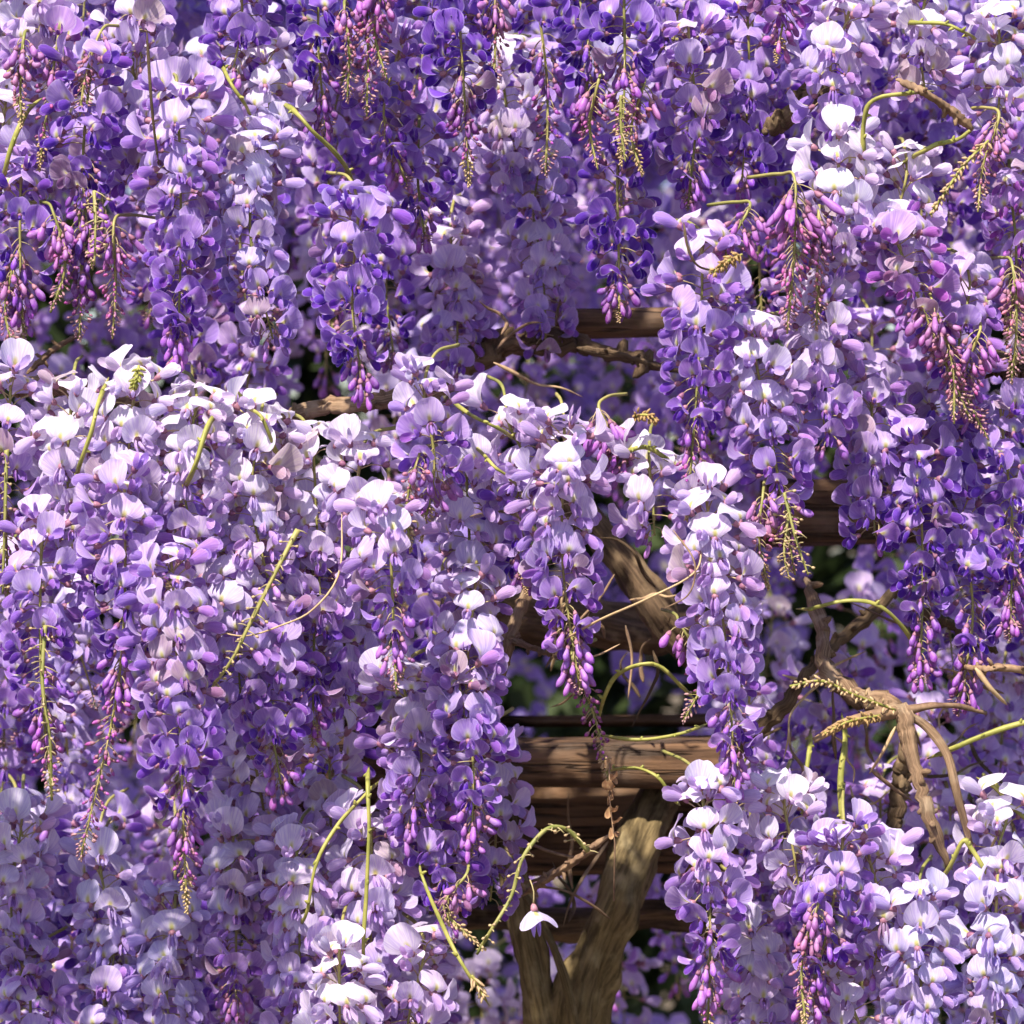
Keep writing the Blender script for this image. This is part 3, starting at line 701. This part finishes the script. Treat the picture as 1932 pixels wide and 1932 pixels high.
def sub_branch(parent, name, pts, r0, r1, mt, lump=.3):
    b = parent.location; sp = spline([P(*p) - b for p in pts], 22); mb = MB()
    mb.tube(sp, [(r0 + (r1 - r0) * i / 21) * k for i in range(22)], 8, 0, lump=lump, seed=r0); return link(name, mb.mesh(name, [mt]), parent)
sub_branch(fork, 'side_branch', [(1710, 1345, -.01), (1750, 1375, -.01), (1785, 1420, -.02), (1803, 1490, -.03), (1835, 1610, -.02)], 9, 6, M_BARK, .5)
sub_branch(fork, 'side_branch', [(1690, 1345, -.01), (1600, 1365, -.02), (1535, 1398, -.02)], 13, 5, M_TWIG, .5)
sub_branch(fork, 'side_branch', [(1710, 1340, -.01), (1790, 1330, .0), (1860, 1345, .02)], 9, 4, M_TWIG, .5)
branch('tan twig reaching in from the right edge above the green shoot', [(1990, 1270, .0), (1900, 1260, -.01), (1850, 1262, -.01), (1810, 1255, .02)], 7, 4, M_TWIG)
branch('dark bark branch at the right edge, upper half', [(1990, 720, .04), (1920, 695, .05), (1850, 680, .08)], 24, 18, M_BARKD)
branch('brown branch sloping behind the purple bud tails, right', [(1880, 1230, .12), (1800, 1180, .13), (1730, 1150, .14)], 12, 9, M_BARKD)
branch('dim slanting branch behind the green knobbly stem', [(1370, 1440, .14), (1480, 1330, .12), (1540, 1250, .13), (1620, 1180, .16), (1740, 1060, .2)], 12, 10, M_BARKD)
branch('shaded upright branch behind the forked twig', [(1720, 1380, .1), (1700, 1480, .12), (1680, 1600, .12)], 16, 14, M_BARKD)
branch('slender brown stick leaning across the forked trunk', [(1150, 1575, .02), (1090, 1620, .03), (1030, 1660, .05), (985, 1690, .08)], 7, 5, M_TWIG)

# thin twigs and tendrils
def twig(label, pts, r, mt=M_TWIG, name='dry_twig', cat='twig'):
    return branch(label, pts, r, r * .6, mt, name, 5, 24, .1, cat)
twig('thin dark twig standing upright against the pale raceme, upper left', [(277, 60, -.07), (283, 160, -.09), (290, 240, -.09), (300, 315, -.08)], 3.4, M_BARKD)
twig('hair-thin straw tendril slanting over the brown gap', [(1050, 1215, -.05), (1130, 1170, -.08), (1220, 1130, -.1), (1310, 1080, -.1), (1325, 1020, -.08)], 2.6, M_TIP, 'tendril', 'tendril')
twig('short straw tendril below the long slanting one', [(1090, 1245, -.05), (1130, 1235, -.06), (1170, 1215, -.06)], 2.2, M_TIP, 'tendril', 'tendril')
twig('wiry arc of straw tendril crossing the slanting bare stem, left', [(645, 960, -.08), (640, 1080, -.1), (590, 1150, -.11), (530, 1180, -.11), (460, 1200, -.1), (390, 1185, -.08)], 2.2, M_TIP, 'tendril', 'tendril')
twig('thin dark arching twig beside the tall white banner', [(1290, 420, -.08), (1297, 465, -.1), (1315, 500, -.1), (1350, 512, -.09)], 3.0, M_BARKD)
twig('reddish curved tendril across the long lilac raceme', [(1270, 1000, -.12), (1310, 1060, -.13), (1300, 1120, -.13), (1250, 1150, -.12)], 2.0, M_TWIG, 'tendril', 'tendril')
twig('short straw stick below the bark knot of the forked twig', [(1690, 1370, -.02), (1665, 1420, -.02), (1640, 1460, .0)], 4, M_TIP)
twig('rusty thin twig left of the forked twig legs', [(1640, 1450, .0), (1690, 1490, .01), (1720, 1510, .02)], 4.5)
twig('tan splinter twig hanging at the right edge', [(1840, 1260, -.02), (1870, 1300, -.02), (1900, 1330, -.01)], 6, M_TIP)
twig('pale hanging rootlet in the brown gap', [(1180, 1180, .1), (1192, 1240, .1), (1185, 1320, .1)], 3.5, M_TIP, 'tendril', 'tendril')

# tangle of thin twigs in the gaps
tg = []
for zone, cx, cy, rx, ry, n in (('brown gap', 1090, 1180, 150, 150, 16), ('tangle round the forked twig', 1690, 1390, 230, 170, 17), ('low gap beside the forked trunk', 1060, 1690, 110, 110, 6), ('shade above the reddish branch', 980, 640, 130, 60, 5)):
    tg = sorted((cx + rnd.uniform(-rx, rx), cy + rnd.uniform(-ry, ry)) for _ in range(n))
    for i, (x, y_) in enumerate(tg):
        a = rnd.uniform(0, 6.28); L = rnd.uniform(60, 150); dp = rnd.uniform(.06, .26); pts = [(x, y_, dp)]
        for q in range(4):
            a += rnd.gauss(0, .5); pts.append((pts[-1][0] + math.cos(a) * L / 3, pts[-1][1] + math.sin(a) * L / 3, pts[-1][2] + rnd.uniform(-.02, .02)))
        branch(f'thin tangled twig, {ORD[i]} from the left in the {zone}', pts, rnd.uniform(2.5, 6), 1.5, rnd.choice((M_TWIG, M_BARK, M_BARKD, M_TIP)), 'dry_twig', 6, 20, .35, 'twig', 'tangled twigs')

# green shoots with nodes
def shoot(label, pts, r0, r1, nodes=8, tails=True, mt=M_SHOOT):
    def ex(o, sp):
        mb = MB(); rr = random.Random(len(label))
        for i in range(nodes):
            p = sp[min(len(sp) - 2, 1 + int((i + .5) / nodes * (len(sp) - 2)))]
            d = Vector((rr.uniform(-1, 1), rr.uniform(-1, .2), rr.uniform(-.6, 1))).normalized(); L = rr.uniform(2.5, 6) * MM
            mb.pod([p, p + d * L * .4, p + d * L * .75 + Vector((0, 0, .4 * MM)), p + d * L], [1.5 * MM, 1.5 * MM, .9 * MM, .2 * MM], 5, 0)
        if nodes: link('nodes', mb.mesh('nodes', [mt]), o)['kind'] = 'stuff'
    def on(p, q):
        d = Vector((p[0] - q[0], p[1] - q[1])); d = d.normalized() * 38
        return (p[0] + d.x + rnd.uniform(-12, 12), p[1] + d.y + rnd.uniform(-12, 12), p[2] + .055)
    pts = [on(pts[0], pts[1])] + [(a + rnd.uniform(-4, 4), b + rnd.uniform(-4, 4), c + .016) for a, b, c in pts] + [on(pts[-1], pts[-2])]
    return branch(label, pts, r0 * .56, r1 * .5, mt, 'green_shoot', 7, 30, .5, 'shoot', 'green shoots', ex, True)
shoot('yellow-green shoot arching over the brown gap towards the timber', [(1140, 1320, -.02), (1165, 1275, -.03), (1205, 1252, -.04), (1245, 1258, -.04), (1285, 1300, -.03)], 5, 8, 9)
shoot('lumpy yellow-green shoot beside the short pink tassel', [(1155, 865, -.03), (1190, 848, -.05), (1225, 842, -.05), (1265, 868, -.04)], 7, 8, 14)
shoot('straight green shoot above the timber beam', [(1165, 1392, -.01), (1215, 1398, -.02), (1270, 1390, -.03), (1310, 1375, -.03)], 5, 7, 4)
shoot('green shoot drooping below the timber top, right of the magenta buds', [(1165, 1448, -.01), (1205, 1450, -.02), (1245, 1465, -.03), (1270, 1500, -.02)], 5, 7, 6)
shoot('knobbly green stem hanging straight, lower right', [(1592, 1395, -.02), (1590, 1470, -.03), (1590, 1560, -.03)], 10, 8, 12)
shoot('short knobbly green stem left of the longer hanging one', [(1525, 1410, -.01), (1520, 1460, -.02), (1515, 1510, -.02)], 9, 7, 8)
shoot('smooth green shoot bridging to the purple bud tail, right', [(1535, 1145, -.02), (1590, 1130, -.03), (1645, 1135, -.03), (1690, 1165, -.02), (1725, 1210, .0)], 6, 9, 3)
shoot('green shoot rising to the right edge from the forked twig', [(1795, 1415, -.03), (1850, 1395, -.04), (1930, 1368, -.04), (1990, 1360, -.04)], 8, 9, 6)
shoot('bright green forked stem between the bark twig tips', [(1785, 1640, -.05), (1815, 1590, -.06), (1830, 1600, -.06), (1860, 1650, -.06)], 8, 7, 6)
shoot('green shoot at the lower right edge', [(1880, 1490, -.03), (1910, 1520, -.03), (1960, 1560, -.03)], 8, 9, 2)
shoot('curved green shoot standing over white banners, upper right', [(1628, 300, -.06), (1632, 230, -.07), (1650, 190, -.08), (1720, 177, -.08)], 7, 7, 8)
branch('brown end of the curved shoot reaching to the bud cluster, upper right', [(1690, 150, -.07), (1740, 172, -.08), (1790, 205, -.07), (1835, 245, -.06)], 6, 8, M_TWIG)
shoot('short green twig pointing at the bud cluster, upper right', [(1735, 290, -.06), (1770, 275, -.07), (1810, 262, -.06)], 8, 7, 5)
shoot('lumpy green twig at the upper edge, right', [(1730, 40, -.05), (1780, 42, -.06), (1820, 62, -.06)], 8, 7, 9)
shoot('yellow-green stem piece above the bluish white raceme', [(425, 140, -.04), (440, 165, -.05), (462, 205, -.04)], 8, 7, 4)
shoot('green stem slanting over white blossoms, upper left', [(560, 215, -.04), (590, 245, -.05), (630, 285, -.03), (655, 320, .0)], 9, 8, 3)
shoot('green stem leaning at the left edge, upper part', [(10, 320, -.04), (30, 260, -.05), (55, 210, -.04)], 8, 6, 3)
shoot('green stem slanting down the sunlit white raceme', [(185, 760, -.1), (170, 820, -.11), (150, 880, -.1)], 8, 7, 4)
shoot('yellow-green stem in the left mound', [(395, 800, -.1), (375, 860, -.11), (355, 900, -.1)], 9, 8, 4)
shoot('bent green stem at the shoulder of the left mound', [(470, 770, -.07), (490, 790, -.09), (512, 840, -.08)], 7, 7, 3)
shoot('green stem crossing the brown branch in the centre', [(870, 770, -.06), (900, 790, -.07), (945, 810, -.06)], 8, 7, 6)
shoot('green stem leading into the broad pale raceme', [(915, 860, -.06), (940, 880, -.07), (965, 905, -.06)], 7, 6, 2)
shoot('long green stem hanging over shaded racemes, lower middle', [(690, 1480, -.04), (692, 1560, -.05), (690, 1680, -.05), (687, 1800, -.04)], 8, 6, 6)
shoot('curved green stem left of the long hanging one, lower middle', [(690, 1500, -.02), (640, 1560, -.03), (600, 1630, -.04), (580, 1720, -.03)], 5, 7, 6)
shoot('olive stem slanting to a dry bud, lower middle', [(800, 1660, -.05), (840, 1760, -.06), (880, 1830, -.07), (905, 1870, -.06)], 5, 6, 3)
shoot('green stem tying the pink buds, lower right', [(1350, 1570, -.07), (1385, 1500, -.07), (1400, 1450, -.05)], 7, 6, 6)

# bare raceme stems with pedicel stubs
def bare(label, pts, n, r=5, stub=9, seed=0, mats=(M_STEM, M_PED), flower_at=None):
    w = [P(*p) for p in pts]; base = w[0]
    root = link('bare_raceme', None); root.location = base; tag(root, label, 'flower stem', 'bare raceme stems')
    sp = spline([p - base for p in w], 40); mb = MB()
    mb.tube(sp, [(r - r * .5 * i / 39) * k * .75 for i in range(40)], 6, 0, lump=.4, seed=seed); link('stem', mb.mesh('stem', [mats[0]]), root)
    rr = random.Random(seed + 77); mb = MB()
    for i in range(n):
        t = (i + .5) / n; p = sp[int(t * 39)]
        ph = i * 2.4 + rr.uniform(-.4, .4); d = Vector((math.cos(ph), math.sin(ph), rr.uniform(-.8, .3))).normalized(); L = stub * MM * rr.uniform(.5, 1.2) * (1 - .5 * t)
        mb.tube([p, p + d * L * .6 + Vector((0, 0, .0006)), p + d * L], [.75 * MM, .55 * MM, .5 * MM], 4, 0)
        if rr.random() < .55:
            e = p + d * L; mb.pod([e - d * .4 * MM, e + d * .8 * MM, e + d * 2.4 * MM], [.4 * MM, 1.2 * MM, .9 * MM], 5, 1)
    link('pedicels', mb.mesh('pedicels', [mats[1], M_TIP]), root)['kind'] = 'stuff'
    return root, sp
bare('slanting bare straw stem with leftover pedicels, left of centre', [(562, 1000, -.1), (520, 1080, -.11), (475, 1170, -.11), (440, 1240, -.11), (398, 1300, -.1)], 46, 7, 11)
ba, sp = bare('arching bare green stem carrying one loose white blossom, by the forked trunk', [(1110, 1605, -.03), (1070, 1565, -.04), (1030, 1565, -.05), (985, 1620, -.06), (965, 1690, -.06), (930, 1750, -.07), (900, 1800, -.06)], 52, 7, 8, 3)
kk = 4
f = link('flower', BASE[kk], ba, (.5, .42, .8)); link('banner_petal', BANNER[kk], f, (.7, .64, .88)); link('wing_petal', WINGA[kk], f, (.42, .3, .75)); link('wing_petal', WINGB[kk], f, (.42, .3, .75))
f.location = P(1000, 1660, -.06) - ba.location; f.rotation_euler = (R(15), R(70), R(-60)); f.scale = (1.1, 1.1, 1.1)
bare('bare tail of pedicels below the bud raceme at left edge', [(85, 1180, -.1), (80, 1290, -.11), (95, 1400, -.11), (98, 1510, -.1)], 36, 6, 12, 5)
bare('fan of empty straw pedicels left edge at mid height', [(12, 850, -.06), (10, 950, -.07), (5, 1120, -.07)], 30, 6, 9, 6)
bare('green tail of thin stalks right of the large pale raceme', [(1480, 930, -.08), (1500, 1010, -.09), (1525, 1085, -.09)], 30, 5, 13, 7)
bare('green spray with seedlike buds hanging right of the large pale raceme', [(1490, 960, -.07), (1480, 1040, -.08), (1490, 1095, -.08)], 34, 4, 9, 8)
bare('straw stem with thin stalks among magenta buds, top right of middle', [(1172, 180, -.06), (1172, 240, -.06), (1180, 305, -.06)], 26, 5, 14, 9)
bare('green stem with stalks hanging in the purple bud mass, left', [(178, 360, -.06), (180, 430, -.07), (178, 500, -.07)], 24, 5, 11, 10)

# catkin-like young shoots, dry bits
def catkin(label, pts, r, n, mt, cat='catkin', L0=6):
    w = [P(*p) for p in pts]; base = w[0]; root = link('catkin', None); root.location = base; tag(root, label, cat)
    sp = spline([p - base for p in w], 24); mb = MB(); mb.tube(sp, [1.1 * MM] * 24, 5, 0); link('stem', mb.mesh('stem', [M_SHOOT]), root)
    rr = random.Random(len(label)); mb = MB()
    for i in range(n):
        t = (i + .5) / n; q = t * 22; p = sp[int(q)].lerp(sp[int(q) + 1], q % 1); T = (sp[int(q) + 1] - sp[int(q)]).normalized()
        a = T.orthogonal().normalized(); b = T.cross(a); ph = i * 2.4
        d = (a * math.cos(ph) + b * math.sin(ph) + T * rr.uniform(.2, 1.5) + Vector((0, 0, -.35))).normalized(); p = p + Vector((rr.gauss(0, .0006), rr.gauss(0, .0006), rr.gauss(0, .0006))); L = L0 * MM * rr.uniform(.8, 1.2) * (1 - .4 * t); s_ = p + d * r * k * .2
        mb.pod([s_, s_ + d * L * .35, s_ + d * L * .75, s_ + d * L], [.5 * MM, 1.3 * MM, .9 * MM, .15 * MM], 5, 0, .8)
    link('scales', mb.mesh('scales', [mt]), root)['kind'] = 'stuff'; return root
catkin('tan seedlike catkin slanting down over white blossoms, upper right', [(1865, 265, -.07), (1820, 310, -.08), (1785, 360, -.09), (1755, 405, -.09)], 14, 60, M_TIP)
catkin('brown-tipped green catkin reaching left from the forked twig', [(1690, 1340, -.02), (1610, 1310, -.04), (1550, 1285, -.05), (1490, 1295, -.05)], 10, 60, M_TIP)
catkin('rusty catkin lying along the twig under the green one', [(1660, 1350, -.03), (1600, 1362, -.05), (1555, 1385, -.05)], 12, 60, M_FUZZ)
catkin('fuzzy orange young shoot beside the short pink tassel', [(1195, 785, -.04), (1220, 783, -.05), (1240, 795, -.05)], 12, 40, M_FUZZ, 'young shoot')
catkin('fuzzy orange young shoot at the end of the dark arching twig', [(1400, 480, -.1), (1375, 492, -.11), (1345, 515, -.11)], 12, 46, M_FUZZ, 'young shoot')
catkin('pale green furry bud cluster above the left mound', [(262, 690, -.07), (258, 712, -.08), (250, 730, -.08)], 14, 30, M_SHOOT, 'young shoot')
catkin('dry straw bud at the end of the olive stem, lower middle', [(890, 1840, -.07), (902, 1858, -.07), (912, 1880, -.07)], 12, 22, M_TIP, 'bud', 8)
# withered brown blossoms hanging on a thread
wr = link('withered_flower', None); wr.location = P(1140, 1460, -.02); tag(wr, 'withered brown blossoms hanging over the timber beam', 'dead flower')
part_tube('stem', wr, [P(*q) - wr.location for q in ((1150, 1440, -.02), (1150, 1510, -.02), (1160, 1590, -.02), (1158, 1700, -.02))], .7 * MM, M_TWIG)
for i in range(13):
    o = link('petal', rnd.choice(WINGA if i % 2 else BANNER).copy(), wr); o.data.materials.clear(); o.data.materials.append(M_DRY)
    s_ = rnd.uniform(.4, .7); o.scale = (s_, s_ * .6, s_); o.rotation_euler = (rnd.uniform(-1, 1), rnd.uniform(.6, 1.6), rnd.uniform(-2, 2))
    q = (1150, 1450 + i * 10); claw = o.rotation_euler.to_matrix() @ Vector(((PED + .003) * s_, 0, 0))
    o.location = P(q[0] + max(0, q[1] - 1510) * .12, q[1], -.02) - wr.location - claw

# ------------------------------------------------------------------ what lies beyond: added shading canopy, far blossom, ground
def blossom_mass(name, label, boxfn, n, seed, size=1.0):
    rr = random.Random(seed); mb = MB()
    src = []
    for q in range(3):
        me = BANNER[q]; src.append(([v.co.copy() for v in me.vertices], [tuple(p.vertices) for p in me.polygons]))
    # low-poly petals: five-sided cupped discs
    for i in range(n):
        c = boxfn(rr)
        qn = Quaternion((rr.gauss(0, 1), rr.gauss(0, 1), rr.gauss(0, 1), rr.gauss(0, 1))).normalized()
        s_ = size * rr.uniform(.009, .014)
        vs = [c]; us = [(.5, .5)]
        for q in range(7):
            th = q * 2 * math.pi / 7
            vs.append(c + qn @ Vector((math.cos(th) * s_, math.sin(th) * s_ * .85, s_ * .35))); us.append((.5 + .5 * math.cos(th), .5 + .5 * math.sin(th)))
        mb.add(vs, [(0, 1 + q, 1 + (q + 1) % 7) for q in range(7)], 0, us)
    o = link(name, mb.mesh(name, [M_BAN]), None, (.42, .31, .72)); tag(o, label, 'blossom', None, 'stuff'); return o
rows = [random.Random(5).uniform(-2.2, 2.2) for _ in range(240)]
def far_fn(rr):
    i = rr.randrange(210); q = random.Random(i); x = q.uniform(-2.0, 2.0); yy = q.uniform(1.5, 2.3); z0 = q.uniform(.5, 2.75); t = rr.random()
    r = .06 * (1 - t) + .012; th = rr.uniform(0, 6.28)
    return Vector((x + math.cos(th) * r, yy + math.sin(th) * r, z0 - t * .32))
blossom_mass('far_wisteria', 'far blurred mass of wisteria blossom seen through the gaps', far_fn, 16000, 8, 1.3)
def shade_canopy_fn(rr):  # unseen overhead blossom, added to shade the space behind the front racemes
    i = rr.randrange(520); q = random.Random(i + 900); x = q.uniform(-1.9, 1.9); yy = q.uniform(.2, 2.9); z0 = q.uniform(2.28, 2.55); t = rr.random()
    r = .07 * (1 - t) + .015; th = rr.uniform(0, 6.28)
    return Vector((x + math.cos(th) * r, yy + math.sin(th) * r, z0 - t * .16))
blossom_mass('shade_canopy', 'unseen wisteria blossom mass added over the pergola for shade', shade_canopy_fn, 52000, 9, 1.3)
# evergreen hedge added to close the view and darken the gaps
rr = random.Random(21); mb = MB()
for i in range(30000):
    c = Vector((rr.uniform(-2.6, 2.6), 3.0 + abs(rr.gauss(0, .25)), rr.uniform(0, 2.95))); c.y += .12 * math.sin(c.x * 5) * math.sin(c.z * 6)
    d = Vector((rr.gauss(0, 1), rr.gauss(-.6, .7), rr.gauss(0, .8))).normalized(); w = d.orthogonal().normalized(); L = rr.uniform(.10, .16)
    mb.add([c, c + d * L * .5 + w * L * .22, c + d * L, c + d * L * .5 - w * L * .22], [(0, 1, 2, 3)])
tag(link('dark_backdrop', mb.mesh('dark_backdrop', [plain('hedge leaf', (.02, .035, .012), (.06, .085, .03), 9, .5, .25)])), 'dark evergreen hedge added far back for the shadowed depth', 'backdrop', None, 'stuff')
mb = MB(); mb.add([(-150, -150, 0), (150, -150, 0), (150, 150, 0), (-150, 150, 0)], [(0, 1, 2, 3)])
g = link('ground', mb.mesh('ground', [M_SOIL])); g['kind'] = 'structure'
print('racemes', len(ALL), 'front', N_FRONT, 'objects', len(bpy.data.objects))
